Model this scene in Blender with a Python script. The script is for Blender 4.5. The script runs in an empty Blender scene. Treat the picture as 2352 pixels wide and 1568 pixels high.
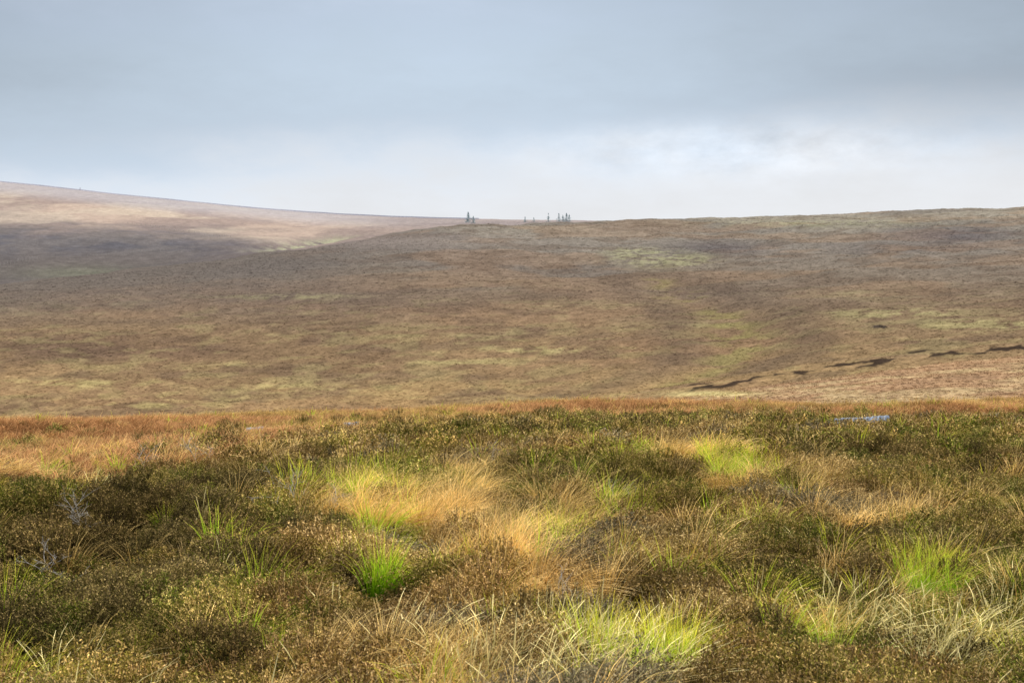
import bpy, math, random
import numpy as np
from mathutils import Vector
rng=np.random.default_rng(7); random.seed(7)
scene=bpy.context.scene
# ------------------------------------------------------------ camera numbers
TW=0.72; TH=0.72*682/1024
P=math.atan(0.14*TH); CP,SP=math.cos(P),math.sin(P)
def e_of_v(v):
    b=(0.5-v)*TH
    return (b*CP-SP)/(CP+b*SP)
def project(x,y,z):
    y=np.maximum(y,0.5)
    depth=y*CP-z*SP
    up=y*SP+z*CP
    return 0.5+x/depth/TW, 0.5-up/depth/TH
# ------------------------------------------------------------ noise
_lat=rng.random((256,256))
_j1=rng.random((256,256)); _j2=rng.random((256,256)); _j3=rng.random((256,256))
def vnoise(x,y):
    xi=np.floor(x).astype(int); yi=np.floor(y).astype(int)
    fx=x-xi; fy=y-yi
    fx=fx*fx*(3-2*fx); fy=fy*fy*(3-2*fy)
    a=_lat[xi&255,yi&255]; b=_lat[(xi+1)&255,yi&255]
    c=_lat[xi&255,(yi+1)&255]; d=_lat[(xi+1)&255,(yi+1)&255]
    return (a*(1-fx)+b*fx)*(1-fy)+(c*(1-fx)+d*fx)*fy
def fbm(x,y,s,o=4,ox=0.):
    x=np.asarray(x,float)/s+ox*17.3+31.7; y=np.asarray(y,float)/s+ox*9.1+11.3
    r=0;a=1;t=0
    for i in range(o):
        r=r+a*vnoise(x,y); t+=a; a*=.5
        x,y=x*2.03*.8-y*2.03*.6,x*2.03*.6+y*2.03*.8
    return r/t
def cells(x,y,s):
    """nearest jittered cell centre: distance in cell units and a random id per hummock"""
    wx=(fbm(x,y,.5,2,70)-.5)*.35; wy=(fbm(x,y,.5,2,71)-.5)*.35
    x=(np.asarray(x,float)+wx)/s; y=(np.asarray(y,float)+wy)/s
    xi=np.floor(x).astype(int); yi=np.floor(y).astype(int)
    best=np.full(np.shape(x),9.); cid=np.zeros(np.shape(x))
    for i in(-1,0,1):
        for j in(-1,0,1):
            a=(xi+i)&255; b=(yi+j)&255
            r=.75+.6*_j3[a,b]
            d=np.hypot(xi+i+.15+.7*_j1[a,b]-x,yi+j+.15+.7*_j2[a,b]-y)/r
            m=d<best; best=np.where(m,d,best); cid=np.where(m,_j3[b,a],cid)
    return best,cid
def sst(a,b,x):
    t=np.clip((x-a)/(b-a),0,1); return t*t*(3-2*t)
# ------------------------------------------------------------ pchip
def pchip(xk,yk,xq):
    xk=np.asarray(xk,float); yk=np.asarray(yk,float)
    h=np.diff(xk); dl=np.diff(yk)/h
    m=np.zeros_like(yk)
    for i in range(1,len(xk)-1):
        if dl[i-1]*dl[i]>0:
            w1=2*h[i]+h[i-1]; w2=h[i]+2*h[i-1]
            m[i]=(w1+w2)/(w1/dl[i-1]+w2/dl[i])
    m[0]=dl[0]; m[-1]=dl[-1]
    xq=np.clip(xq,xk[0],xk[-1])
    i=np.clip(np.searchsorted(xk,xq,side='right')-1,0,len(xk)-2)
    t=(xq-xk[i])/h[i]
    return ((2*t**3-3*t**2+1)*yk[i]+(t**3-2*t**2+t)*h[i]*m[i]+(-2*t**3+3*t**2)*yk[i+1]+(t**3-t**2)*h[i]*m[i+1])
UK=[-.3,0,.15,.3,.42,.5,.6,.7,.8,.9,1.0,1.3]
crest_v=[.45,.418,.393,.361,.3375,.3295,.3245,.320,.316,.309,.3035,.289]
crest_d=[430,480,530,590,650,700,740,780,810,830,850,880]
rows=[]
def rowv(d,v):
    d=[d]*12 if np.isscalar(d) else d
    rows.append((np.array(d,float),np.array([e_of_v(a)*b for a,b in zip(v,d)])))
def rowz(d,z):
    z=[z]*12 if np.isscalar(z) else z
    rows.append((np.array([d]*12,float),np.array(z,float)))
rowz(-40,-2.0); rowz(4,-2.40); rowz(9,-2.70)
rowz(16,[-3.06]*2+[-3.04,-3.04]+[-3.04]*3+[-3.06]*5)
rowv(25,[.716,.708,.694,.676,.670,.669,.668,.667,.666,.664,.662,.65])
rowv(45,[.668,.662,.653,.642,.635,.632,.631,.630,.629,.628,.626,.62])
rowv(80,[.630,.623,.619,.612,.606,.603,.602,.601,.599,.597,.593,.585])
rowv(112,[.65,.645,.64,.635,.63,.625,.615,.605,.60,.595,.587,.572])
rowv(180,[.68,.67,.665,.65,.64,.627,.602,.577,.555,.536,.521,.478])
rowv(205,[.67,.665,.66,.64,.64,.635,.617,.594,.574,.555,.541,.499])
rowv(228,[.65,.645,.64,.625,.62,.612,.600,.577,.556,.537,.522,.479])
base_v=[.63,.625,.62,.61,.603,.597,.585,.563,.539,.520,.504,.460]
rowv(242,base_v)
bz=np.array([e_of_v(v)*242 for v in base_v]); cz=np.array([e_of_v(v)*d for v,d in zip(crest_v,crest_d)])
cd=np.array(crest_d,float)
for fd,fz in((.2,.2),(.45,.47),(.75,.79)):
    rows.append((242+fd*(cd-242),bz+fz*(cz-bz)))
rows.append((cd,cz))
rows.append((cd+60,np.array([e_of_v(v+.014)*(d+60) for v,d in zip(crest_v,crest_d)])))
rowv(cd+150,[.47,.434,.403,.367,.345,.340,.337,.336,.334,.33,.33,.33])
rowv([850,900,920,960,1000,1040,1080,1100,1120,1150,1150,1200],[.345,.338,.340,.343,.331,.3275,.326,.331,.333,.335,.335,.335])
fc_d=np.array([1400,1450,1480,1480,1450,1450,1450,1450,1450,1450,1450,1500.])
fc_v=[.235,.2685,.292,.3125,.3205,.3230,.326,.332,.335,.335,.335,.335]
rowv(fc_d,fc_v)
rowv(fc_d+350,[v+.02 for v in fc_v])
rowz(6500,-90)
NU=321; ND=1800
UG=np.linspace(-.3,1.3,NU)
def s_of_d(d): return np.log(np.maximum(d,-39)+45)
SG=np.linspace(s_of_d(np.array(-38.)),s_of_d(np.array(6400.)),ND); DG=np.exp(SG)-45
Dk=np.array([pchip(UK,r[0],UG) for r in rows]); Zk=np.array([pchip(UK,r[1],UG) for r in rows])
def sm(a):
    k=np.hanning(31); k/=k.sum()
    return np.array([np.convolve(np.pad(r,15,mode='edge'),k,'valid') for r in a])
Dk=sm(Dk); Zk=sm(Zk)
TB=np.array([pchip(Dk[:,j],Zk[:,j],DG) for j in range(NU)])
def base_h(x,y):
    u=np.clip(x/(TW*np.maximum(y,7))+.5,-.3,1.3)
    a=(u+.3)/1.6*(NU-1); i=np.clip(a.astype(int),0,NU-2); fa=a-i
    s=(s_of_d(np.clip(y,-38,6400))-SG[0])/(SG[-1]-SG[0])*(ND-1); j=np.clip(s.astype(int),0,ND-2); fs=s-j
    return (TB[i,j]*(1-fa)+TB[i+1,j]*fa)*(1-fs)+(TB[i,j+1]*(1-fa)+TB[i+1,j+1]*fa)*fs
def uv2xy(u,v,dmin=4,dmax=1700,H=None):
    H=H or base_h
    b=(0.5-v)*TH; r=(u-.5)*TW/(CP+b*SP); e=e_of_v(v)
    d=np.exp(np.linspace(math.log(dmin),math.log(dmax),6000))
    z=H(r*d,d); hit=np.where(z>=e*d)[0]
    k=hit[0] if len(hit) else int(np.argmax(z/d))
    return float(r*d[k]),float(d[k])
def pdist(x,y,pts):
    best=np.full(np.shape(x),1e9)
    for (ax,ay),(bx,by) in zip(pts[:-1],pts[1:]):
        dx,dy=bx-ax,by-ay; L=dx*dx+dy*dy+1e-9
        t=np.clip(((x-ax)*dx+(y-ay)*dy)/L,0,1)
        best=np.minimum(best,np.hypot(x-ax-t*dx,y-ay-t*dy))
    return best
gully=[uv2xy(u,v,245) for u,v in((.64,.405),(.665,.43),(.70,.455),(.72,.48),(.725,.505),(.70,.535),(.66,.562),(.61,.583))]
gully2=[uv2xy(u,v,600) for u,v in((.335,.342),(.30,.351),(.27,.362))]
def bump(x,y,cx,cy,sx,sy,a): return a*np.exp(-((x-cx)/sx)**2-((y-cy)/sy)**2)
def cut_w(x,y):
    # peat bank following the stream at the foot of the slope
    u=x/(TW*np.maximum(y,7))+.5
    wob=(fbm(x,y*0+3.,8,4,8)-.5)*16
    wd=1.0+4.0*sst(.35,.62,fbm(x,y*0+9.,3,3,38))
    return np.exp(-((y-240-wob)/wd)**4)*sst(.62,.70,u)*(1-sst(1.1,1.2,u))
def H(x,y):
    x=np.asarray(x,float); y=np.asarray(y,float)
    z=base_h(x,y)
    near=1-sst(20,60,y)
    z=z+near*((fbm(x,y,2.4,3)-.5)*.38+(fbm(x,y,.5,2,2)-.5)*.08)
    hd,_=cells(x,y,.85)
    z=z+near*.20*np.sqrt(np.clip(1-(hd/.78)**2,0,1))
    mid=sst(35,120,y)
    amp=np.clip(y/400,.15,1.6)*mid*(1-.85*np.exp(-((y-205)/50)**4))*(1-.7*sst(1000,1300,y))
    z=z+amp*((fbm(x,y,45,3,3)-.5)*2.8+(fbm(x,y,11,3,4)-.5)*1.0)
    z=z+mid*(fbm(x,y,3.5,2,5)-.5)*.3
    z=z+sst(30,55,y)*(1-sst(100,120,y))*(fbm(x,y,12,3,6)-.5)*1.3
    z=z+bump(x,y,-4.6,13.6,2.6,1.6,.14)+bump(x,y,-2.2,10.2,1.3,1.,.12)
    z=z+bump(x,y,-4.3,11.0,1.4,.8,-.60)+bump(x,y,3.5,20,3,4,.12)+bump(x,y,-1.25,7.6,.7,.5,.10)
    dg=pdist(x,y,gully)+(fbm(x,y,20,3,9)-.5)*10
    z=z-1.2*np.exp(-(dg/10)**2)*sst(245,260,y)*(1-sst(520,600,y))
    d2=pdist(x,y,gully2)
    z=z-6*np.exp(-(d2/18)**2)
    return z
# ------------------------------------------------------------ colours
def lin(c):
    c=np.asarray(c,float)/255.
    return np.where(c<=.04045,c/12.92,((c+.055)/1.055)**2.4)
def mixc(a,b,m): return a*(1-m[...,None])+b*m[...,None]
K=1.05
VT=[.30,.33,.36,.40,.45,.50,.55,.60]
VC=np.array([lin(c) for c in((133,125,111),(121,113,101),(111,103,94),(107,96,84),(111,93,74),(119,98,73),(130,107,76),(139,112,77))])  # distance haze put into the slope colours: greyer towards the crest
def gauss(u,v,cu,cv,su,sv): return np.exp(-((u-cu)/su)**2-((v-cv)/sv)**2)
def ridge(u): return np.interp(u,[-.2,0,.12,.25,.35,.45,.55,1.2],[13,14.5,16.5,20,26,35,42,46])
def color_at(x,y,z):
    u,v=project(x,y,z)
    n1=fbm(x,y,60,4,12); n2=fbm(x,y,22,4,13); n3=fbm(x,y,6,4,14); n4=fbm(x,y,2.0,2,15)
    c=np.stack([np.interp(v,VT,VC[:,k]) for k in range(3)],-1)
    c=mixc(c,lin((98,78,62)),.5*sst(.47,.62,n1*.4+n2*.6)*sst(.36,.45,v))
    c=mixc(c,lin((90,83,79)),.5*sst(.48,.62,fbm(x,y,75,4,21))*(1-sst(.36,.50,v)))
    c=mixc(c,lin((130,103,78)),.3*sst(.5,.62,fbm(x,y,35,3,22)))
    c=mixc(c,lin((86,71,59)),.4*sst(.52,.62,fbm(x,y,12,4,23)))
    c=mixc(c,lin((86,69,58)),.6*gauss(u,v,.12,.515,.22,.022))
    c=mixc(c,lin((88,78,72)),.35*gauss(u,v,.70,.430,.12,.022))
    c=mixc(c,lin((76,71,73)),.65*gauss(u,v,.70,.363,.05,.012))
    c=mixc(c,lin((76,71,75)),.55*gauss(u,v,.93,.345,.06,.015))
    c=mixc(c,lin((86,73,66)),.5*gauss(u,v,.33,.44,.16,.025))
    gm=0
    for (cu,cv,su,sv,a) in((.65,.380,.035,.009,1.9),(.62,.371,.025,.007,1.3),(.28,.434,.06,.004,.7),(.53,.512,.06,.005,1.0),(.45,.53,.05,.005,.6),(.2,.535,.09,.006,.3),(.07,.56,.08,.008,.6),
        (.3,.57,.12,.012,.5),(.42,.49,.1,.006,.25),(.68,.475,.09,.005,.35),(.87,.458,.05,.006,1.4),(.96,.475,.05,.008,1.5),(.5,.585,.08,.008,.35),(.12,.59,.1,.010,.5),(.83,.43,.05,.006,.3),(.8,.327,.1,.006,.6),(.60,.445,.08,.006,.25)):
        gm=gm+a*gauss(u,v,cu,cv,su,sv)
    gm=gm*sst(.36,.62,n3*.5+n4*.5)*.9+ .24*sst(.53,.64,n2*.3+n3*.7)*sst(.38,.5,v)
    gcol=np.stack([np.interp(v,[.36,.45,.6],[lin(q)[k] for q in((134,132,102),(136,128,90),(152,138,90))]) for k in range(3)],-1)
    c=mixc(c,gcol,np.clip(gm,0,.62))
    c=c*(0.76+.48*n4[...,None])
    dg=pdist(x,y,gully)+(fbm(x,y,20,3,9)-.5)*10
    on=sst(245,255,y)*(1-sst(500,560,y))
    c=mixc(c,lin((82,70,60)),.4*np.exp(-((dg-13)/6)**2)*on)
    c=mixc(c,lin((120,112,68)),.5*np.exp(-(dg/4.5)**2)*on*sst(.40,.58,n3))
    sp=sst(95,115,y)*(1-sst(205,218,y))
    spc=mixc(np.broadcast_to(lin((150,120,90)),c.shape).copy(),lin((164,140,104)),sst(.45,.65,n3))
    spc=mixc(spc,lin((122,96,74)),.5*sst(.5,.66,n2*.3+n4*.7))
    c=mixc(c,spc,sp)
    c=mixc(c,lin((46,37,32)),np.clip(cut_w(x,y)*1.3,0,1)*sst(.40,.48,fbm(x,y,3.5,3,31))*.93)
    c=mixc(c,lin((186,172,118)),.8*gauss(u,v,.70,.577,.045,.004)*(y>110))
    c=mixc(c,lin((56,48,44)),.9*(gauss(u,v,.859,.4785,.008,.0026)>.4)*(y>200))
    cdu=np.interp(u,UK,crest_d)
    far=sst(20,70,y-cdu)
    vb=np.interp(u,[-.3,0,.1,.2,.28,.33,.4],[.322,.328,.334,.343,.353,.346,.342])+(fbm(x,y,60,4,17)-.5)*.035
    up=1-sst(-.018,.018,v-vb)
    fl=mixc(np.broadcast_to(lin((156,138,124)),c.shape).copy(),lin((136,120,111)),sst(.40,.62,fbm(x,y*.45,55,4,18)))  # upper far hill: sunlight and haze put into its pale colour
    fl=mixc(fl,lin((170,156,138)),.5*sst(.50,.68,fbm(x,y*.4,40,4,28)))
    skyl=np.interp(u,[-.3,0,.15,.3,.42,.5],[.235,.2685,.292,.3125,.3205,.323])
    fl=mixc(fl,lin((152,147,148)),.7*(1-sst(.004,.022,v-skyl)))  # skyline haze mixed into the hill colour
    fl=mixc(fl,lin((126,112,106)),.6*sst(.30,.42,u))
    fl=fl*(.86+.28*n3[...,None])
    fd=mixc(np.broadcast_to(lin((82,80,84)),c.shape).copy(),lin((94,89,88)),sst(.42,.62,fbm(x,y,30,4,19)))  # cloud shadow over the left valley, painted as dark ground colour
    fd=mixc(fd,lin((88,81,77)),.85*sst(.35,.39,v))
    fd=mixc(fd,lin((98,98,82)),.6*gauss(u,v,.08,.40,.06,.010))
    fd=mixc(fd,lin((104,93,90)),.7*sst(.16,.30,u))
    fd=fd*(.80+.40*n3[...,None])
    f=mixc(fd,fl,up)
    f=mixc(f,lin((150,150,120)),.9*np.exp(-(pdist(x,y,gully2)/13)**2)*sst(.40,.52,n3))
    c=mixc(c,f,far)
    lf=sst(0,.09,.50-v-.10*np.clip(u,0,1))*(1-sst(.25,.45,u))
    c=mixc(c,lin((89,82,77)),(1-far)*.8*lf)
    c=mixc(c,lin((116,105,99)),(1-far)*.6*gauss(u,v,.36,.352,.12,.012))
    ng=1-sst(85,100,y)
    nc=mixc(np.broadcast_to(lin((54,43,28)),c.shape).copy(),lin((134,99,66)),sst(-2,4,y-ridge(u)))
    nc=mixc(nc,lin((96,86,48)),.3*sst(.5,.65,n3))
    c=mixc(c,nc,ng)
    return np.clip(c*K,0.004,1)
# ------------------------------------------------------------ material helpers
def new_mat(name):
    m=bpy.data.materials.new(name); m.use_nodes=True
    nt=m.node_tree; nt.nodes.clear()
    out=nt.nodes.new('ShaderNodeOutputMaterial')
    return m,nt,out
def simple_mat(name,c1,c2,scale=5,rough=.85,bump=.2,metal=0):
    m,nt,out=new_mat(name); N=nt.nodes; L=nt.links
    b=N.new('ShaderNodeBsdfPrincipled'); b.inputs['Roughness'].default_value=rough; b.inputs['Metallic'].default_value=metal
    g=N.new('ShaderNodeNewGeometry'); n=N.new('ShaderNodeTexNoise'); n.inputs['Scale'].default_value=scale; n.inputs['Detail'].default_value=5
    L.new(g.outputs['Position'],n.inputs['Vector'])
    r=N.new('ShaderNodeValToRGB'); r.color_ramp.elements[0].position=.35; r.color_ramp.elements[1].position=.65
    r.color_ramp.elements[0].color=(*lin(c1),1); r.color_ramp.elements[1].color=(*lin(c2),1)
    L.new(n.outputs['Fac'],r.inputs['Fac']); L.new(r.outputs['Color'],b.inputs['Base Color'])
    bp=N.new('ShaderNodeBump'); bp.inputs['Strength'].default_value=bump; bp.inputs['Distance'].default_value=.02
    L.new(n.outputs['Fac'],bp.inputs['Height']); L.new(bp.outputs['Normal'],b.inputs['Normal'])
    L.new(b.outputs[0],out.inputs[0]); return m
def plant_mat(name,trans=.35,var=.35):
    m,nt,out=new_mat(name); N=nt.nodes; L=nt.links
    a=N.new('ShaderNodeAttribute'); a.attribute_name='shade'
    t=N.new('ShaderNodeAttribute'); t.attribute_name='tint'; t.attribute_type='INSTANCER'
    mx=N.new('ShaderNodeMix'); mx.data_type='RGBA'; mx.blend_type='MULTIPLY'; mx.inputs[0].default_value=1
    L.new(a.outputs['Color'],mx.inputs[6]); L.new(t.outputs['Color'],mx.inputs[7])
    g=N.new('ShaderNodeNewGeometry'); n=N.new('ShaderNodeTexNoise'); n.inputs['Scale'].default_value=3.; n.inputs['Detail'].default_value=1
    L.new(g.outputs['Position'],n.inputs['Vector'])
    mr=N.new('ShaderNodeMapRange'); mr.inputs[1].default_value=.3; mr.inputs[2].default_value=.7; mr.inputs[3].default_value=1-var; mr.inputs[4].default_value=1+var
    L.new(n.outputs['Fac'],mr.inputs[0])
    m2=N.new('ShaderNodeVectorMath'); m2.operation='SCALE'
    L.new(mx.outputs[2],m2.inputs[0]); L.new(mr.outputs[0],m2.inputs['Scale'])
    d=N.new('ShaderNodeBsdfDiffuse'); L.new(m2.outputs[0],d.inputs[0])
    if trans>0:
        tr=N.new('ShaderNodeBsdfTranslucent'); ms=N.new('ShaderNodeMixShader'); ms.inputs[0].default_value=trans
        L.new(m2.outputs[0],tr.inputs[0]); L.new(d.outputs[0],ms.inputs[1]); L.new(tr.outputs[0],ms.inputs[2]); L.new(ms.outputs[0],out.inputs[0])
    else: L.new(d.outputs[0],out.inputs[0])
    return m
def link(o): scene.collection.objects.link(o); return o
def mesh_np(name,V,F,mat,shade=None,smooth=False):
    me=bpy.data.meshes.new(name)
    V=np.asarray(V,np.float32); F=np.asarray(F,np.int32); k=F.shape[1]
    me.vertices.add(len(V)); me.vertices.foreach_set('co',V.ravel())
    me.loops.add(F.size); me.loops.foreach_set('vertex_index',F.ravel())
    me.polygons.add(len(F)); me.polygons.foreach_set('loop_start',np.arange(0,F.size,k,dtype=np.int32))
    try: me.polygons.foreach_set('loop_total',np.full(len(F),k,np.int32))
    except Exception: pass
    me.update(calc_edges=True)
    if smooth: me.polygons.foreach_set('use_smooth',np.ones(len(F),bool))
    if shade is not None:
        at=me.attributes.new('shade','FLOAT_COLOR','POINT')
        c=np.ones((len(V),4),np.float32); c[:,:3]=shade; at.data.foreach_set('color',c.ravel())
    me.materials.append(mat); me.validate()
    return me
# ------------------------------------------------------------ ground sheet
ys=np.concatenate([np.linspace(-35,3.5,30),np.exp(np.linspace(math.log(4),math.log(90),300)),np.exp(np.linspace(math.log(90.8),math.log(215),90)),np.linspace(216,262,60),np.exp(np.linspace(math.log(263.5),math.log(1700),370)),np.exp(np.linspace(math.log(1740),math.log(6300),25))])
rs=np.concatenate([-np.linspace(2.6,.44,40)[:-1],np.linspace(-.44,.44,700),np.linspace(.44,2.6,40)[1:]])
W=np.where(ys>0,ys+3,3+(-ys)*.6)
X=W[:,None]*rs[None,:]; Y=np.repeat(ys[:,None],len(rs),1)
Z=H(X,Y); C=color_at(X,Y,Z)
nr,nc_=X.shape
idx=np.arange(nr*nc_).reshape(nr,nc_)
F=np.stack([idx[:-1,:-1],idx[:-1,1:],idx[1:,1:],idx[1:,:-1]],-1).reshape(-1,4)
gm_,nt,out=new_mat('moorland_ground'); N=nt.nodes; L=nt.links
a=N.new('ShaderNodeAttribute'); a.attribute_name='shade'
g=N.new('ShaderNodeNewGeometry')
n1=N.new('ShaderNodeTexNoise'); n1.inputs['Scale'].default_value=1.8; n1.inputs['Detail'].default_value=5; n1.inputs['Roughness'].default_value=.65
n2=N.new('ShaderNodeTexNoise'); n2.inputs['Scale'].default_value=.25; n2.inputs['Detail'].default_value=6; n2.inputs['Roughness'].default_value=.7
L.new(g.outputs['Position'],n1.inputs['Vector']); L.new(g.outputs['Position'],n2.inputs['Vector'])
m1=N.new('ShaderNodeMapRange'); m1.inputs[1].default_value=.3; m1.inputs[2].default_value=.7; m1.inputs[3].default_value=.58; m1.inputs[4].default_value=1.42
m2=N.new('ShaderNodeMapRange'); m2.inputs[1].default_value=.35; m2.inputs[2].default_value=.65; m2.inputs[3].default_value=.84; m2.inputs[4].default_value=1.16
L.new(n1.outputs['Fac'],m1.inputs[0]); L.new(n2.outputs['Fac'],m2.inputs[0])
mu=N.new('ShaderNodeMath'); mu.operation='MULTIPLY'; L.new(m1.outputs[0],mu.inputs[0]); L.new(m2.outputs[0],mu.inputs[1])
sc=N.new('ShaderNodeVectorMath'); sc.operation='SCALE'; L.new(a.outputs['Color'],sc.inputs[0]); L.new(mu.outputs[0],sc.inputs['Scale'])
b=N.new('ShaderNodeBsdfDiffuse'); L.new(sc.outputs[0],b.inputs[0])
bp=N.new('ShaderNodeBump'); bp.inputs['Strength'].default_value=.3; bp.inputs['Distance'].default_value=.15
L.new(n1.outputs['Fac'],bp.inputs['Height']); L.new(bp.outputs['Normal'],b.inputs['Normal']); L.new(b.outputs[0],out.inputs[0])
me=mesh_np('ground',np.stack([X,Y,Z],-1).reshape(-1,3),F,gm_,C.reshape(-1,3),True)
go=link(bpy.data.objects.new('ground',me)); go['kind']='structure'; go['label']='rolling heather moorland with peat gullies and distant hill'; go['category']='ground'
# ------------------------------------------------------------ prototypes
def leaf_quads(cen,size,r,elong=1.6):
    n=len(cen)
    a=r.normal(size=(n,3)); a/=np.linalg.norm(a,axis=1)[:,None]
    a[:,2]=np.abs(a[:,2])+.2; a/=np.linalg.norm(a,axis=1)[:,None]
    b=np.cross(a,r.normal(size=(n,3))); b/=np.linalg.norm(b,axis=1)[:,None]
    s=size[:,None]
    V=np.stack([cen-a*s*elong*.5,cen+b*s*.5,cen+a*s*elong*.5,cen-b*s*.5],1)
    return V.reshape(-1,3)
def heather_proto(name,seed,mat,low,mid,tip,nst=230,R=.27,Hh=.27,bits=30,tipf=.3,ls=.0058,dk=.72,el=2.8):
    r=np.random.default_rng(seed)
    ang=r.random(nst)*6.283; rad=np.sqrt(r.random(nst))*R
    lob=1+.22*np.sin(ang*3+seed)+.15*np.sin(ang*5+seed*2)
    tx=rad*np.cos(ang)*lob; ty=rad*np.sin(ang)*lob
    tz=Hh*(1-.55*(rad/R)**2)*(.55+.65*r.random(nst))
    bx=tx*.35; by=ty*.35
    t=.25+.75*r.random((nst,bits))**.7
    px=bx[:,None]+(tx-bx)[:,None]*t**1.2; py=by[:,None]+(ty-by)[:,None]*t**1.2; pz=tz[:,None]*t
    cen=np.stack([px,py,pz],-1)+r.normal(size=(nst,bits,3))*.008*np.array([1,1,.8])
    tt=t.ravel(); cen=cen.reshape(-1,3)
    stm=np.repeat(r.random(nst)<.68,bits)
    tipm=(tt>1-tipf)*(r.random(len(tt))<.55)*stm
    sz=ls*(.7+.7*r.random(len(tt)))
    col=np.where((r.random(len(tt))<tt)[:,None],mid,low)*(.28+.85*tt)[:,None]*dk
    col=np.where(tipm[:,None],tip*(.65+.45*r.random(len(tt)))[:,None],col)
    V=leaf_quads(cen,sz,r,el); S=np.repeat(col,4,0)
    w=.002
    base=np.stack([bx,by,np.zeros(nst)-.05],-1); top=np.stack([tx,ty,tz],-1)
    off=np.stack([-np.sin(ang),np.cos(ang),0*ang],-1)*w
    q=np.stack([base-off,base+off,top+off*.4,top-off*.4],1).reshape(-1,3)
    V=np.concatenate([V,q]); S=np.concatenate([S,np.tile(lin((90,74,60))[None],(len(q),1))])
    return bpy.data.objects.new(name,mesh_np(name,V,np.arange(len(V)).reshape(-1,4),mat,S))
def grass_proto(name,seed,mat,basec,midc,tipc,nb=110,L0=.42,w=.0042,spread=.10,wind=.5,droop=.9,seg=4,heads=False,bright=1.):
    r=np.random.default_rng(seed)
    V=[];S=[];F=[]
    for i in range(nb):
        a=r.random()*6.283; rr=math.sqrt(r.random())*spread
        p=np.array([rr*math.cos(a),rr*math.sin(a),-.03]); Lb=L0*(.5+.65*r.random())
        lean=.25+.6*r.random()
        dx=math.cos(a)*lean*.7+wind*(.3+.6*r.random()); dy=math.sin(a)*lean*.7+.2*r.normal()
        d=np.array([dx*.55,dy*.55,1.]); d/=np.linalg.norm(d)
        side=np.array([r.normal(),r.normal(),0]); side/=np.linalg.norm(side)+1e-6
        ww=w*(.7+.6*r.random()); br=bright*(.55+.75*r.random()); k0=len(V)
        for s in range(seg+1):
            t=s/seg
            wd=ww*(1-t**1.5*.85)
            if heads and t>.75: wd=ww*1.5*(1 if t<.95 else .4)
            V+= [p-side*wd*.5,p+side*wd*.5]
            c=(basec*(1-2*t)+midc*2*t) if t<.5 else (midc*(2-2*t)+tipc*(2*t-1))
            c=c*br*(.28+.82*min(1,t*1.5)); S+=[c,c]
            d=d+np.array([dx*droop/seg,dy*droop/seg,-.55*droop/seg*(1+t)]); d/=np.linalg.norm(d)
            p=p+d*Lb/seg
        for s in range(seg):
            q=k0+2*s; F.append((q,q+1,q+3,q+2))
    return bpy.data.objects.new(name,mesh_np(name,V,F,mat,np.array(S)))
def clump_proto(name,seed,mat,n=26):
    r=np.random.default_rng(seed)
    ang=r.random(n)*6.283; rad=np.sqrt(r.random(n))
    cen=np.stack([rad*np.cos(ang)*.5,rad*np.sin(ang)*.5,(1-.7*rad**2)*(.1+.8*r.random(n))*.5],-1)
    V=leaf_quads(cen,.17*(.6+.8*r.random(n)),r,1.3)
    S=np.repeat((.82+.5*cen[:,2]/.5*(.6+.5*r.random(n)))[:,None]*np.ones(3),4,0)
    return bpy.data.objects.new(name,mesh_np(name,V,np.arange(len(V)).reshape(-1,4),mat,S))
MH=plant_mat('heather_foliage',.0,.15); MG=plant_mat('grass_blades',.25,.15); MC=plant_mat('slope_heather',.0,.08)
def coll(name,objs):
    c=bpy.data.collections.new(name)
    for o in objs: c.objects.link(o)
    return c
l=lin
HC=[((84,82,32),(122,110,48),(194,162,100),{}),((90,74,38),(128,104,54),(180,146,98),{}),((74,82,28),(106,110,40),(182,160,94),dict(tipf=.22)),
    ((98,82,48),(138,112,64),(198,166,114),dict(tipf=.34)),((70,64,32),(102,88,48),(158,132,86),dict(tipf=.22)),((90,82,66),(122,110,86),(166,144,112),dict(tipf=.22))]
hp=coll('heather_forms',[heather_proto('heather_form_'+'abcdef'[i],i+1,MH,l(q[0]),l(q[1]),l(q[2]),**q[3]) for i,q in enumerate(HC)]+
 [heather_proto('heather_form_'+'ghijkl'[i],i+21,MH,l(q[0]),l(q[1]),l(q[2]),nst=110,bits=14,ls=.0125,el=1.8,**q[3]) for i,q in enumerate(HC)])
gA=(l((76,126,14)),l((126,174,28)),l((198,188,76)))
gp=coll('green_grass_forms',[grass_proto('green_form_%s'%q,10+i,MG,*gA,nb=180,L0=.40,w=.0042,wind=.6,droop=1.2,bright=1.4,spread=.09) for i,q in enumerate('abc')]+
  [grass_proto('green_form_%s'%q,60+i,MG,*gA,nb=60,L0=.38,w=.010,wind=.55,droop=1.2,bright=1.3,seg=3) for i,q in enumerate('def')])
dA=(l((150,122,50)),l((210,166,90)),l((244,212,150)))
dp=coll('dry_grass_forms',[grass_proto('dry_form_%s'%q,20+i,MG,*dA,nb=270,L0=.53,w=.0038,wind=.85,droop=1.5,bright=1.45,spread=.09) for i,q in enumerate('abc')]+
  [grass_proto('dry_form_%s'%q,70+i,MG,*dA,nb=80,L0=.50,w=.009,wind=.85,droop=1.4,bright=1.35,seg=3) for i,q in enumerate('def')])
rA=(l((116,84,46)),l((164,113,68)),l((196,150,102)))
op=coll('russet_grass_forms',[grass_proto('russet_form_%s'%q,30+i,MG,*rA,nb=120,L0=.30,w=.0046,wind=.6,droop=1.3,spread=.15,bright=1.05) for i,q in enumerate('abc')]+
  [grass_proto('russet_form_%s'%q,80+i,MG,*rA,nb=60,L0=.34,w=.011,wind=.6,droop=1.3,seg=3,spread=.18,bright=1.1) for i,q in enumerate('def')])
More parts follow.
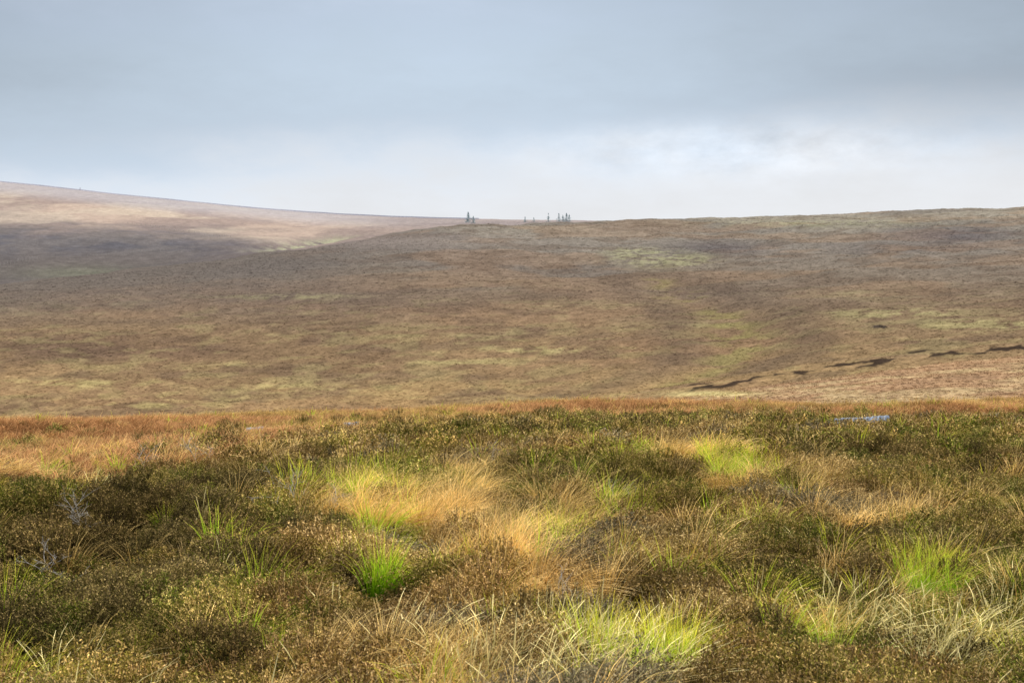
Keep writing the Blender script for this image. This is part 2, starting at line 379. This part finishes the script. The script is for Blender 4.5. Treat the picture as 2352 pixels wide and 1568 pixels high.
tp=coll('tall_grass_forms',[grass_proto('tall_form_%s'%q,40+i,MG,l((108,136,44)),l((194,182,98)),l((234,216,158)),nb=44,L0=.53,w=.0034,wind=.75,droop=1.2,seg=6,heads=True,spread=.14,bright=1.3) for i,q in enumerate('abc')])
cp_=coll('slope_forms',[clump_proto('slope_form_%s'%q,50+i,MC) for i,q in enumerate('abcd')])
def scatter(name,x,y,sxy,sz,tint,collection,ni,label,tilt=.12,rotz=None,sink=0.):
    n=len(x); z=H(x,y)-sink
    me=bpy.data.meshes.new(name); me.vertices.add(n)
    me.vertices.foreach_set('co',np.stack([x,y,z],-1).astype(np.float32).ravel())
    def at(nm,ty,fld,arr):
        q=me.attributes.new(nm,ty,'POINT'); q.data.foreach_set(fld,np.ascontiguousarray(arr).ravel())
    rz=rng.random(n)*6.283 if rotz is None else rotz+rng.normal(size=n)*.6
    at('rot','FLOAT_VECTOR','vector',np.stack([rng.normal(size=n)*tilt,rng.normal(size=n)*tilt,rz],-1).astype(np.float32))
    at('scl','FLOAT_VECTOR','vector',np.stack([sxy,sxy,sz],-1).astype(np.float32))
    ii=ni if hasattr(ni,'__len__') else rng.integers(0,ni,n)
    at('idx','INT','value',np.asarray(ii,np.int32))
    c=np.ones((n,4),np.float32); c[:,:3]=tint; at('tint','FLOAT_COLOR','color',c)
    o=link(bpy.data.objects.new(name,me))
    ng=bpy.data.node_groups.new(name+'_nodes','GeometryNodeTree')
    ng.interface.new_socket('Geometry',in_out='INPUT',socket_type='NodeSocketGeometry'); ng.interface.new_socket('Geometry',in_out='OUTPUT',socket_type='NodeSocketGeometry')
    N=ng.nodes; L=ng.links
    gi=N.new('NodeGroupInput'); go_=N.new('NodeGroupOutput'); ip=N.new('GeometryNodeInstanceOnPoints'); ci=N.new('GeometryNodeCollectionInfo')
    ci.inputs['Collection'].default_value=collection; ci.inputs['Separate Children'].default_value=True; ci.inputs['Reset Children'].default_value=True
    ip.inputs['Pick Instance'].default_value=True
    def na(nm,ty):
        q=N.new('GeometryNodeInputNamedAttribute'); q.data_type=ty; q.inputs['Name'].default_value=nm
        return q.outputs['Attribute']
    L.new(gi.outputs[0],ip.inputs['Points']); L.new(ci.outputs[0],ip.inputs['Instance'])
    L.new(na('idx','INT'),ip.inputs['Instance Index']); L.new(na('rot','FLOAT_VECTOR'),ip.inputs['Rotation']); L.new(na('scl','FLOAT_VECTOR'),ip.inputs['Scale'])
    L.new(ip.outputs[0],go_.inputs[0])
    md=o.modifiers.new('spread','NODES'); md.node_group=ng
    o['kind']='stuff'; o['label']=label; o['category']='plants'
    print(name,n)
    return o
def lod(y,ii,n,d=19): return np.asarray(ii)+np.where(y+rng.normal(size=len(y))*2>d,n,0)
def pts(n,y0,y1,p=1.0,marg=.56):
    t=rng.random(n)
    a=2-p
    y=(y0**a+(y1**a-y0**a)*t)**(1/a) if abs(a)>1e-3 else y0*(y1/y0)**t
    x=(rng.random(n)*2-1)*.36*(y+1.5)*(marg/.5)
    return x,y
GREEN=[(.345,.715,.028,.013,2.2),(.72,.68,.022,.010,2.2),(.56,.785,.02,.012,.9),(.735,.765,.024,.014,1.9),(.385,.83,.022,.022,1.9),(.27,.87,.012,.014,.6),(.32,.80,.022,.012,.6),(.905,.84,.027,.018,1.8),(.56,.925,.034,.020,1.4),(.64,.95,.034,.020,1.5),(.82,.90,.035,.018,1.0),(.47,.90,.028,.018,.9),(.41,.685,.013,.007,.8),(.8,.715,.022,.007,1.0),(.62,.66,.016,.007,.6),(.97,.87,.02,.016,.6),(.63,.87,.025,.012,.7),(.55,.775,.014,.007,.8)]
DRY=[(.405,.745,.055,.024,2.5),(.45,.685,.034,.011,1.8),(.47,.81,.046,.020,1.9),(.53,.77,.030,.012,1.3),(.61,.81,.034,.013,1.4),(.68,.66,.050,.013,2.4),(.71,.70,.036,.010,1.5),(.79,.705,.030,.009,1.5),(.84,.765,.038,.012,1.7),(.49,.87,.045,.020,1.7),(.40,.965,.07,.026,2.0),(.55,.85,.036,.015,1.1),(.55,.735,.030,.009,.9),(.20,.665,.08,.008,.4),(.9,.79,.026,.008,.8),(.30,.75,.028,.008,.7),(.62,.62,.05,.006,.5),(.83,.83,.03,.011,.7),(.72,.94,.03,.014,.5),(.90,.90,.045,.022,.9)]
TALL=[(.57,.97,.10,.03,1.4),(.95,.95,.055,.055,1.4),(.86,.92,.045,.022,.6),(.40,.98,.06,.028,.9)]
RUS=[(.03,.985,.04,.03,1.6),(.41,.765,.03,.010,1.2),(.30,.72,.03,.008,.6),(.55,.70,.02,.008,.5),(.85,.78,.03,.01,.6),(.17,.97,.05,.03,.5),(.54,.83,.03,.012,.4),(.68,.69,.03,.008,.7)]
def msk(L_,u,v):
    m=0
    for cu,cv,su,sv,a in L_: m=m+a*np.exp(-((u-cu)/su)**2-((v-cv)/sv)**2)
    return m
def uvof(x,y):
    # wobble the patch outlines so tussock groups have ragged edges
    u,v=project(x,y,H(x,y)+.20)
    k=.45/np.maximum(y,5)
    return u+(fbm(x,y,.8,3,60)-.5)*3.0*k, v+(fbm(x,y,.8,3,61)-.5)*1.2*k
def keep(x,y,prob):
    k=rng.random(len(x))<prob; return x[k],y[k]
def beyondf(x,y,u):
    w_=3+9*sst(.3,.6,u)
    return sst(-.5,.7,(y-ridge(u)-(fbm(x,y,4,3,48)-.5)*9)/w_)
SX,SY=uv2xy(.842,.640,20,80)
def near_sheet(x,y): return (np.abs(x-SX*y/SY)<1.2)&(y>SY-6)&(y<SY+1.)
# heather
x,y=pts(18000,5.5,56,1.0); u,v=uvof(x,y)
mg,mdv,mr_,mt=msk(GREEN,u,v),msk(DRY,u,v),msk(RUS,u,v),msk(TALL,u,v)
gall=np.clip(1.0*mg+.9*mdv+.7*mr_+.45*mt,0,1)
bf=beyondf(x,y,u)
hd,hid=cells(x,y,.85)
pr=(1-.93*gall)*(1-.97*bf)*(1-.80*sst(.54,.70,hd)*(1-.5*sst(15,30,y)))*(1-near_sheet(x,y))
k=rng.random(len(x))<pr
x,y,hd,hid,u,v=x[k],y[k],hd[k],hid[k],u[k],v[k]; n=len(x)
s=(.58+.55*rng.random(n))*(1+.012*y)*(1-.2*sst(.4,.65,hd))
kind=.50*hid+.50*np.clip((fbm(x,y,2.6,3,41)-.3)/.4,0,1)+rng.normal(size=n)*.07
ii=np.select([kind<.32,kind<.44,kind<.60,kind<.72,kind<.88],[4,2,0,1,3],5)
tv=(.80+.35*rng.random(n))[:,None]*np.ones(3)*(.68+.52*((hid*7.3)%1))[:,None]*(1.14-.6*sst(.22,.62,hd))[:,None]  # tint darkened towards hummock edges, painting shade into the gaps
red=sst(.5,.7,(hid*3.7)%1)[:,None]
tv=tv*(1-red*np.array([-.03,.03,.05]))
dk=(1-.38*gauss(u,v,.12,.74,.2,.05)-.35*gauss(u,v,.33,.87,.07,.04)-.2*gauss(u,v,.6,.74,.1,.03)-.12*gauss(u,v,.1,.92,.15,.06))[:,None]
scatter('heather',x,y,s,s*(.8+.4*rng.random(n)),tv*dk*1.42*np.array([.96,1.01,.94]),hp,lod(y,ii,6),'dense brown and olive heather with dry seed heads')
# scattered heather on the shelf
x,y=pts(5200,20,92,1.0,.56); u,v=uvof(x,y)
pat=sst(.50,.60,fbm(x,y,6,3,43))
x,y=keep(x,y,np.clip(.05+.50*pat*sst(.25,.6,u)+.12*pat,0,1)*(1-near_sheet(x,y))); n=len(x)
s=(.6+.6*rng.random(n))*1.2
scatter('heather_drift',x,y,s,s*.65,(1.0+.4*rng.random(n))[:,None]*np.array([1.05,1.,.95]),hp,rng.integers(6,11,n),'brown heather drifts among rough moorland grass')
# green grass
x,y=pts(16000,5.5,85,1.2); u,v=uvof(x,y); bf=beyondf(x,y,u); x,y=keep(x,y,np.clip(msk(GREEN,u,v)*.85+.03+.09*sst(.59,.66,fbm(x,y,1.1,3,44)),0,1)*(1-.6*bf)*(1-near_sheet(x,y))); n=len(x)
s=(.6+.65*rng.random(n))*(1+.010*y)
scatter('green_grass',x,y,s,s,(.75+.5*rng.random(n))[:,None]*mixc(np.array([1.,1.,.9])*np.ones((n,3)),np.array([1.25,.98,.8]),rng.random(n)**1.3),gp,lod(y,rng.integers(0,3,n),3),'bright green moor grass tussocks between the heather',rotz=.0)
# dry grass
x,y=pts(17000,5.5,85,1.2); u,v=uvof(x,y); x,y=keep(x,y,np.clip(msk(DRY,u,v)*.70*(1-.7*np.clip(msk(GREEN,u,v),0,1))+.025+.16*sst(.59,.67,fbm(x,y,1.3,3,45))+.12*sst(30,50,y)*sst(.45,.6,fbm(x,y,7,3,46)),0,1)*(1-near_sheet(x,y))); n=len(x)
s=(.6+.75*rng.random(n))*(1+.004*y)
scatter('dry_grass',x,y,s,s*.88,(.6+.55*rng.random(n))[:,None]*mixc(np.ones((n,3)),np.array([.94,.95,.76]),rng.random(n)),dp,lod(y,rng.integers(0,3,n),3),'straw coloured wind-blown grass tussocks',rotz=.2)
# russet grass
x,y=pts(28000,5.5,95,.6); u,v=uvof(x,y)
band=.9*beyondf(x,y,u)
x,y=keep(x,y,np.clip(msk(RUS,u,v)*1.1+band+.045,0,1)); n=len(x)
s=(.75+.6*rng.random(n))*(1+.012*y)
tt=fbm(x,y,8,3,47)
scatter('russet_grass',x,y,s,s*np.where(near_sheet(x,y),.45,.6),(.65+.5*rng.random(n))[:,None]*(.70+.6*fbm(x,y,3,3,52))[:,None]*mixc(np.ones((n,3)),np.array([.92,1.12,.9]),sst(.50,.62,tt)),op,lod(y,rng.integers(0,3,n),3),'low orange-brown deer grass carpeting the moor',rotz=.1)
# tall stems
x,y=pts(4500,5.2,14,1.0); u,v=uvof(x,y); x,y=keep(x,y,np.clip(msk(TALL,u,v)*.45+.015,0,1)); n=len(x)
s=.6+.5*rng.random(n)
scatter('tall_pale_grass',x,y,s,s,(.7+.5*rng.random(n))[:,None]*np.array([1.,1,1.]),tp,3,'tall pale grass stems with seed heads',rotz=.2)
# slope heather
x,y=pts(95000,84,1000,1.75,.54)
z=H(x,y); c=color_at(x,y,z)
u,v=project(x,y,z)
cdu=np.interp(u,UK,crest_d)
k=(rng.random(len(x))>cut_w(x,y)*1.1)&(y<cdu-15)
x,y,c=x[k],y[k],c[k]; n=len(x)
s=(.28+.34*rng.random(n))*(.75+y/800)
scatter('slope_heather',x,y,s*1.15,s*.46,c*(.72+.72*rng.random(n))[:,None],cp_,4,'short brown heather clumps covering the far slope',tilt=.05)
# ------------------------------------------------------------ tubes
def tube(V,F,p0,p1,r0,r1,k=6):
    p0=np.array(p0,float);p1=np.array(p1,float); d=p1-p0; d/=np.linalg.norm(d)+1e-9
    a=np.cross(d,[.3,.9,.1]); a/=np.linalg.norm(a)+1e-9; b=np.cross(d,a); i0=len(V)
    for p,r in((p0,r0),(p1,r1)):
        for j in range(k):
            t=6.28318*j/k; V.append(p+(a*math.cos(t)+b*math.sin(t))*r)
    for j in range(k):
        F.append((i0+j,i0+(j+1)%k,i0+k+(j+1)%k,i0+k+j))
MD=simple_mat('weathered_twig',(130,124,116),(176,170,160),30,.9)
def twig(seed,hh):
    r=random.Random(seed); V=[];F=[]
    def grow(p,d,L,rad,dep):
        q=p
        for s in range(3):
            d=(d+np.array([r.gauss(0,.22),r.gauss(0,.22),r.gauss(0,.12)])); d/=np.linalg.norm(d)
            q2=q+d*L/3; tube(V,F,q,q2,rad*(1-.2*s),rad*(1-.2*(s+1)),5); q=q2
            if dep<3 and r.random()<.9:
                nd=d+np.array([r.gauss(0,.7),r.gauss(0,.7),r.gauss(.1,.3)]); nd/=np.linalg.norm(nd)
                grow(q,nd,L*.62,rad*.6,dep+1)
    for i in range(3):
        grow(np.array([r.gauss(0,.02),r.gauss(0,.02),-.05]),np.array([r.gauss(0,.5),r.gauss(0,.3),1.]),hh,.0048,0)
    return V,F
for i,(u_,v_,h_) in enumerate([(.078,.80,.26),(.285,.765,.28),(.195,.69,.30),(.142,.70,.30),(.062,.90,.22),(.275,.75,.24),(.488,.70,.24),(.605,.76,.22),(.045,.865,.2),(.56,.925,.2),(.33,.775,.22)]):
    xx,yy=uv2xy(u_,v_,4,60,H); V,F=twig(100+i,h_)
    o=link(bpy.data.objects.new('dead_heather_branch',mesh_np('dead_heather_branch',V,F,MD)))
    o.location=(xx,yy,float(H(xx,yy))+.13); o.rotation_euler=(0,0,i*1.3)
    o['label']='bare silvery dead heather branch standing in heather'; o['category']='branch'; o['group']='dead branches in the heather'
# ------------------------------------------------------------ conifers
MT=simple_mat('conifer_bark',(128,124,124),(148,144,142),4)
MF=simple_mat('conifer_needles',(114,138,144),(140,162,166),1.2)  # bark and needles paled and blued to stand for distance haze
def conifer(u_,v_,hv,wd,seed,lab,dm=850,dens=1.):
    xx,yy=uv2xy(u_,v_,dm,1700,H); zz=float(H(xx,yy)); hh=hv*TH*yy
    r=np.random.default_rng(seed)
    e=link(bpy.data.objects.new('conifer_tree',None)); e.location=(xx,yy,zz); e['label']=lab; e['category']='tree'; e['group']='conifers on the ridge'
    V=[];F=[]
    tube(V,F,(0,0,-.5),(0,0,hh*.55),hh*.016,hh*.010,8); tube(V,F,(0,0,hh*.55),(hh*.01,0,hh),hh*.010,hh*.002,8)
    t=link(bpy.data.objects.new('trunk',mesh_np('trunk',V,F,MT,smooth=True))); t.parent=e
    cs=[];nl=22
    for i in range(nl):
        f=.10+.88*i/nl; zc=hh*f; reach=wd*hh*((1-f)**1.15)*r.uniform(.5,1.3)+hh*.015
        if r.random()<.22*(2-dens): continue
        for b_ in range(8):
            if r.random()<.3: continue
            a=r.random()*6.283; rr=reach*(.4+.75*r.random())
            for s in range(6):
                q=(s+1)/6*rr; cs.append([q*math.cos(a),q*math.sin(a),zc-q*.25+r.normal()*.005*hh])
    cs=np.array(cs)+r.normal(size=(len(cs),3))*.008*hh
    V=leaf_quads(cs,np.full(len(cs),hh*.034)*(.6+.8*r.random(len(cs))),r,1.6)
    c=link(bpy.data.objects.new('crown',mesh_np('crown',V,np.arange(len(V)).reshape(-1,4),MF))); c.parent=e
for i,(u_,v_,hv,wd,lab,dn) in enumerate([(.4572,.3268,.0172,.58,'dark conical spruce on the moorland ridge',2),(.4622,.3272,.0112,.7,'smaller spruce beside a taller one',2),
  (.5128,.3255,.0088,.6,'small ragged conifer on the skyline',1.4),(.5213,.3255,.0075,.7,'small ragged conifer on the skyline',1.4),(.5355,.3255,.0138,.40,'tall thin sparse conifer on the skyline',.8),
  (.5458,.3250,.0136,.50,'tall thin conifer in a small row',1),(.5497,.3250,.0106,.6,'tall thin conifer in a small row',1),(.5532,.3250,.0136,.52,'tall thin conifer in a small row',1),(.5560,.3250,.0114,.55,'tall thin conifer in a small row',1)]):
    conifer(u_,v_,hv,wd,200+i,lab,850,dn)
# ------------------------------------------------------------ fences
MP=simple_mat('weathered_post',(130,125,118),(156,150,142),6)
MW=simple_mat('fence_wire',(120,120,120),(150,150,150),6)
def fence(a,b,n,dm,hgt,lab):
    pa=uv2xy(*a,dm,1700,H); pb=uv2xy(*b,dm,1700,H)
    e=link(bpy.data.objects.new('fence',None)); z0=float(H(*pa)); e.location=(pa[0],pa[1],z0); e['label']=lab; e['category']='fence'
    WV=[];WF=[];tops=[]
    for i in range(n):
        t=i/(n-1); xx=pa[0]+(pb[0]-pa[0])*t+random.gauss(0,.2); yy=pa[1]+(pb[1]-pa[1])*t; zz=float(H(xx,yy))
        hh=hgt*random.uniform(.85,1.1); r0=.12
        V=[];F=[]; lx=random.gauss(0,.06)
        tube(V,F,(0,0,-.4),(lx*.8,0,hh*.9),r0,r0*.9,6); tube(V,F,(lx*.8,0,hh*.9),(lx,0,hh),r0*.9,r0*.2,6)
        o=link(bpy.data.objects.new('post',mesh_np('post',V,F,MP))); o.parent=e; o.location=(xx-pa[0],yy-pa[1],zz-z0)
        tops.append((xx-pa[0],yy-pa[1],zz-z0,hh))
    for p,q in zip(tops[:-1],tops[1:]):
        for f in(.45,.85): tube(WV,WF,(p[0],p[1],p[2]+p[3]*f),(q[0],q[1],q[2]+q[3]*f),.012,.012,4)
    w=link(bpy.data.objects.new('wire',mesh_np('wire',WV,WF,MW))); w.parent=e
fence((-.004,.3895),(.036,.380),12,600,1.9,'old pale wooden post and wire fence in a valley')
fence((.125,.327),(.225,.3475),22,700,1.3,'faint line of pale posts crossing a heather hillside')
fence((.085,.376),(.165,.366),10,600,1.2,'sparse pale posts beside a moorland valley')
MS=simple_mat('dry_stone',(150,150,162),(168,166,176),.8,.95,.5)  # stone colour lightened and blued with painted-in distance haze
us=np.linspace(-.08,.47,420); PX=[];PY=[];PZ=[]
for u_ in us:
    d=float(np.interp(u_,UK,fc_d)); r_=(u_-.5)*TW; dd=np.linspace(d-250,d+120,160); k=int(np.argmax(base_h(r_*dd,dd)/dd)); yy=dd[k]
    PX.append(r_*yy); PY.append(yy); PZ.append(float(H(r_*yy,yy)))
kk=np.hanning(25); kk/=kk.sum()
smo=lambda a: np.convolve(np.pad(a,12,mode='edge'),kk,'valid')
PX,PY,PZ=smo(PX),smo(PY),smo(PZ)
V=[];F=[]
for i in range(len(us)):
    xx,yy,zz=PX[i],PY[i],PZ[i]; h_=1.1
    V+=[(xx,yy-.45,zz-1),(xx,yy-.3,zz+h_),(xx,yy+.3,zz+h_),(xx,yy+.45,zz-1)]
    if i:
        for j in range(3): F.append((4*i-4+j,4*i+j,4*i+j+1,4*i-3+j))
o=link(bpy.data.objects.new('stone_wall',mesh_np('stone_wall',V,F,MS))); o['label']='long dark dry stone wall following the hill crest'; o['category']='wall'
d=np.linspace(1300,1600,200); r_=(.0803-.5)*TW; yy=float(d[int(np.argmax(H(r_*d,d)/d))]); xx=r_*yy
V=[];F=[]
zc=0
for k in range(7):
    w=1.1*(1-k/9); tube(V,F,(random.gauss(0,.12),0,zc),(random.gauss(0,.12),0,zc+.42),w*.6,w*.5,7); zc+=.34
tube(V,F,(0,0,zc),(0,0,zc+.3),.26,.02,7)
o=link(bpy.data.objects.new('cairn',mesh_np('cairn',V,F,MS))); o.location=(xx,yy,float(H(xx,yy))); o['label']='small stone cairn beside a wall on the hill crest'; o['category']='cairn'
# ------------------------------------------------------------ corrugated sheets
MM=simple_mat('galvanised_sheet',(132,142,156),(164,174,186),9,.7,.1,0)
def sheet(a,b,h_,lab,lift,tilt_=0.):
    pa=np.array(uv2xy(*a,20,80)); pb=np.array(uv2xy(*b,20,80)); pb[1]=pa[1]+ (pb[1]-pa[1])*.2
    pb[0]=(b[0]-.5)*TW*pb[1]
    L_=np.linalg.norm(pb-pa); n=int(L_/.012); dr=(pb-pa)/L_; nn=np.array([-dr[1],dr[0]])
    za=float(H(*pa)); zb=float(H(*pb)); V=[];F=[]
    for i in range(n+1):
        t=i/n; s=math.sin(t*L_/.15*6.283); off=.05*max(-.7,min(.7,s*1.3))
        for th in(0,.004):
            q=pa+(pb-pa)*t+nn*(off+th)
            zz=(za+(zb-za)*t)+lift+.008*math.sin(t*9)+tilt_*t
            V+=[(q[0]-pa[0],q[1]-pa[1],zz-h_-za-.3),(q[0]-pa[0],q[1]-pa[1],zz+h_-za)]
    for i in range(n):
        k=4*i; m=k+4
        F+=[(k,m,m+1,k+1),(k+2,k+3,m+3,m+2),(k+1,m+1,m+3,k+3)]
    o=link(bpy.data.objects.new('corrugated_sheet',mesh_np('corrugated_sheet',V,F,MM))); o.location=(pa[0],pa[1],za)
    o['label']=lab; o['category']='metal sheet'; o['group']='corrugated sheets in the moor'
sheet((.8145,.640),(.8705,.640),.03,'dull blue-grey corrugated sheet edge above the grass',.30,.08)
sheet((.336,.643),(.351,.642),.03,'short pale corrugated sheet half buried in grass',.30)
sheet((.240,.646),(.256,.645),.03,'short pale corrugated sheet half buried in grass',.30)
# ------------------------------------------------------------ light and sky
SUN_EL=math.radians(44); SUN_AZ=math.radians(80)
sd=Vector((math.sin(SUN_AZ)*math.cos(SUN_EL),math.cos(SUN_AZ)*math.cos(SUN_EL),math.sin(SUN_EL)))
sl=bpy.data.lights.new('sun','SUN'); sl.energy=2.6; sl.angle=math.radians(10); sl.color=(1,.96,.89)
so=link(bpy.data.objects.new('sun',sl)); so.rotation_euler=(-sd).to_track_quat('-Z','Y').to_euler()
w=bpy.data.worlds.new('World'); scene.world=w; w.use_nodes=True; nt=w.node_tree; N=nt.nodes; L=nt.links; N.clear()
out=N.new('ShaderNodeOutputWorld'); sky=N.new('ShaderNodeTexSky'); sky.sky_type='NISHITA'; sky.sun_disc=False; sky.sun_elevation=SUN_EL; sky.sun_rotation=SUN_AZ
b1=N.new('ShaderNodeBackground'); b1.inputs[1].default_value=.07; L.new(sky.outputs[0],b1.inputs[0])
tc=N.new('ShaderNodeTexCoord'); sx=N.new('ShaderNodeSeparateXYZ'); L.new(tc.outputs['Generated'],sx.inputs[0])
def math_(op,a,b=None,c=None):
    n=N.new('ShaderNodeMath'); n.operation=op
    for i,q in enumerate((a,b,c)):
        if q is None: continue
        if isinstance(q,(int,float)): n.inputs[i].default_value=q
        else: L.new(q,n.inputs[i])
    return n.outputs[0]
def noise(scl,sc_,det,ro,loc=(0,0,0)):
    mp=N.new('ShaderNodeMapping'); mp.inputs['Scale'].default_value=scl; mp.inputs['Location'].default_value=loc; L.new(tc.outputs['Generated'],mp.inputs[0])
    nz=N.new('ShaderNodeTexNoise'); nz.inputs['Scale'].default_value=sc_; nz.inputs['Detail'].default_value=det; nz.inputs['Roughness'].default_value=ro; L.new(mp.outputs[0],nz.inputs['Vector'])
    return math_('SUBTRACT',nz.outputs['Fac'],.5)
nA=noise((2.4,2.4,9),1.3,5,.5); nB=noise((6,6,16),2.0,8,.6,(3,1,2))
el=math_('ADD',sx.outputs[2],math_('MULTIPLY',nA,.05))
el=math_('ADD',el,math_('MULTIPLY',nB,.065))
el=math_('SUBTRACT',el,math_('MULTIPLY',sx.outputs[0],.05))
mr=N.new('ShaderNodeMapRange'); mr.inputs[1].default_value=0; mr.inputs[2].default_value=.4; L.new(el,mr.inputs[0])
rp=N.new('ShaderNodeValToRGB'); cr=rp.color_ramp; cr.interpolation='B_SPLINE'
stops=[(0,(224,225,227)),(.09,(223,226,231)),(.145,(215,223,233)),(.19,(198,210,224)),(.235,(187,201,216)),(.34,(191,206,221)),(.46,(177,191,210)),(.65,(210,218,230)),(1,(250,252,255))]
cr.elements[0].position=0; cr.elements[0].color=(*lin(stops[0][1]),1); cr.elements[1].position=1; cr.elements[1].color=(*lin(stops[-1][1]),1)
for p_,c_ in stops[1:-1]:
    q=cr.elements.new(p_); q.color=(*lin(c_),1)
L.new(mr.outputs[0],rp.inputs[0])
dx=math_('ADD',sx.outputs[0],.06); g2=math_('MULTIPLY',math_('MULTIPLY',dx,dx),-9.)
gx=math_('EXPONENT',g2)
hi=N.new('ShaderNodeMapRange'); hi.inputs[1].default_value=.04; hi.inputs[2].default_value=.11; L.new(sx.outputs[2],hi.inputs[0])
lo=N.new('ShaderNodeMapRange'); lo.inputs[1].default_value=.25; lo.inputs[2].default_value=.45; lo.inputs[3].default_value=1; lo.inputs[4].default_value=0; L.new(sx.outputs[2],lo.inputs[0])
dark=math_('MULTIPLY',math_('MULTIPLY',math_('SUBTRACT',1.,gx),hi.outputs[0]),lo.outputs[0])
fac=math_('SUBTRACT',1.12,math_('MULTIPLY',dark,.44))
fac=math_('ADD',fac,math_('MULTIPLY',nA,.12))
fac=math_('ADD',fac,math_('MULTIPLY',nB,.22))
# thin bright break in the cloud
ex=math_('DIVIDE',math_('SUBTRACT',sx.outputs[0],.16),.13); ez=math_('DIVIDE',math_('SUBTRACT',sx.outputs[2],.066),.018)
brk=math_('EXPONENT',math_('MULTIPLY',math_('ADD',math_('MULTIPLY',ex,ex),math_('MULTIPLY',ez,ez)),-1.))
nC=noise((9,9,18),2.6,8,.6,(1,5,2))
fac=math_('ADD',fac,math_('MULTIPLY',brk,math_('ADD',math_('MULTIPLY',nC,.9),.15)))
up_=N.new('ShaderNodeMapRange'); up_.inputs[1].default_value=.3; up_.inputs[2].default_value=.8; up_.inputs[3].default_value=0; up_.inputs[4].default_value=.7; L.new(sx.outputs[2],up_.inputs[0])
fac=math_('ADD',fac,up_.outputs[0])
vm=N.new('ShaderNodeVectorMath'); vm.operation='SCALE'; L.new(rp.outputs[0],vm.inputs[0]); L.new(fac,vm.inputs['Scale'])
b2=N.new('ShaderNodeBackground'); b2.inputs[1].default_value=1.; L.new(vm.outputs[0],b2.inputs[0])
ms=N.new('ShaderNodeMixShader'); ms.inputs[0].default_value=.97; L.new(b1.outputs[0],ms.inputs[1]); L.new(b2.outputs[0],ms.inputs[2]); L.new(ms.outputs[0],out.inputs[0])
# ------------------------------------------------------------ camera
cam=bpy.data.cameras.new('camera'); cam.lens=50; cam.sensor_width=36; cam.clip_end=9000; cam.clip_start=.1
cam.dof.use_dof=True; cam.dof.focus_distance=22; cam.dof.aperture_fstop=9
co=link(bpy.data.objects.new('camera',cam)); co.rotation_euler=(math.pi/2-P,0,0); scene.camera=co
scene.view_settings.view_transform='Standard'; scene.view_settings.look='None'; scene.view_settings.exposure=0
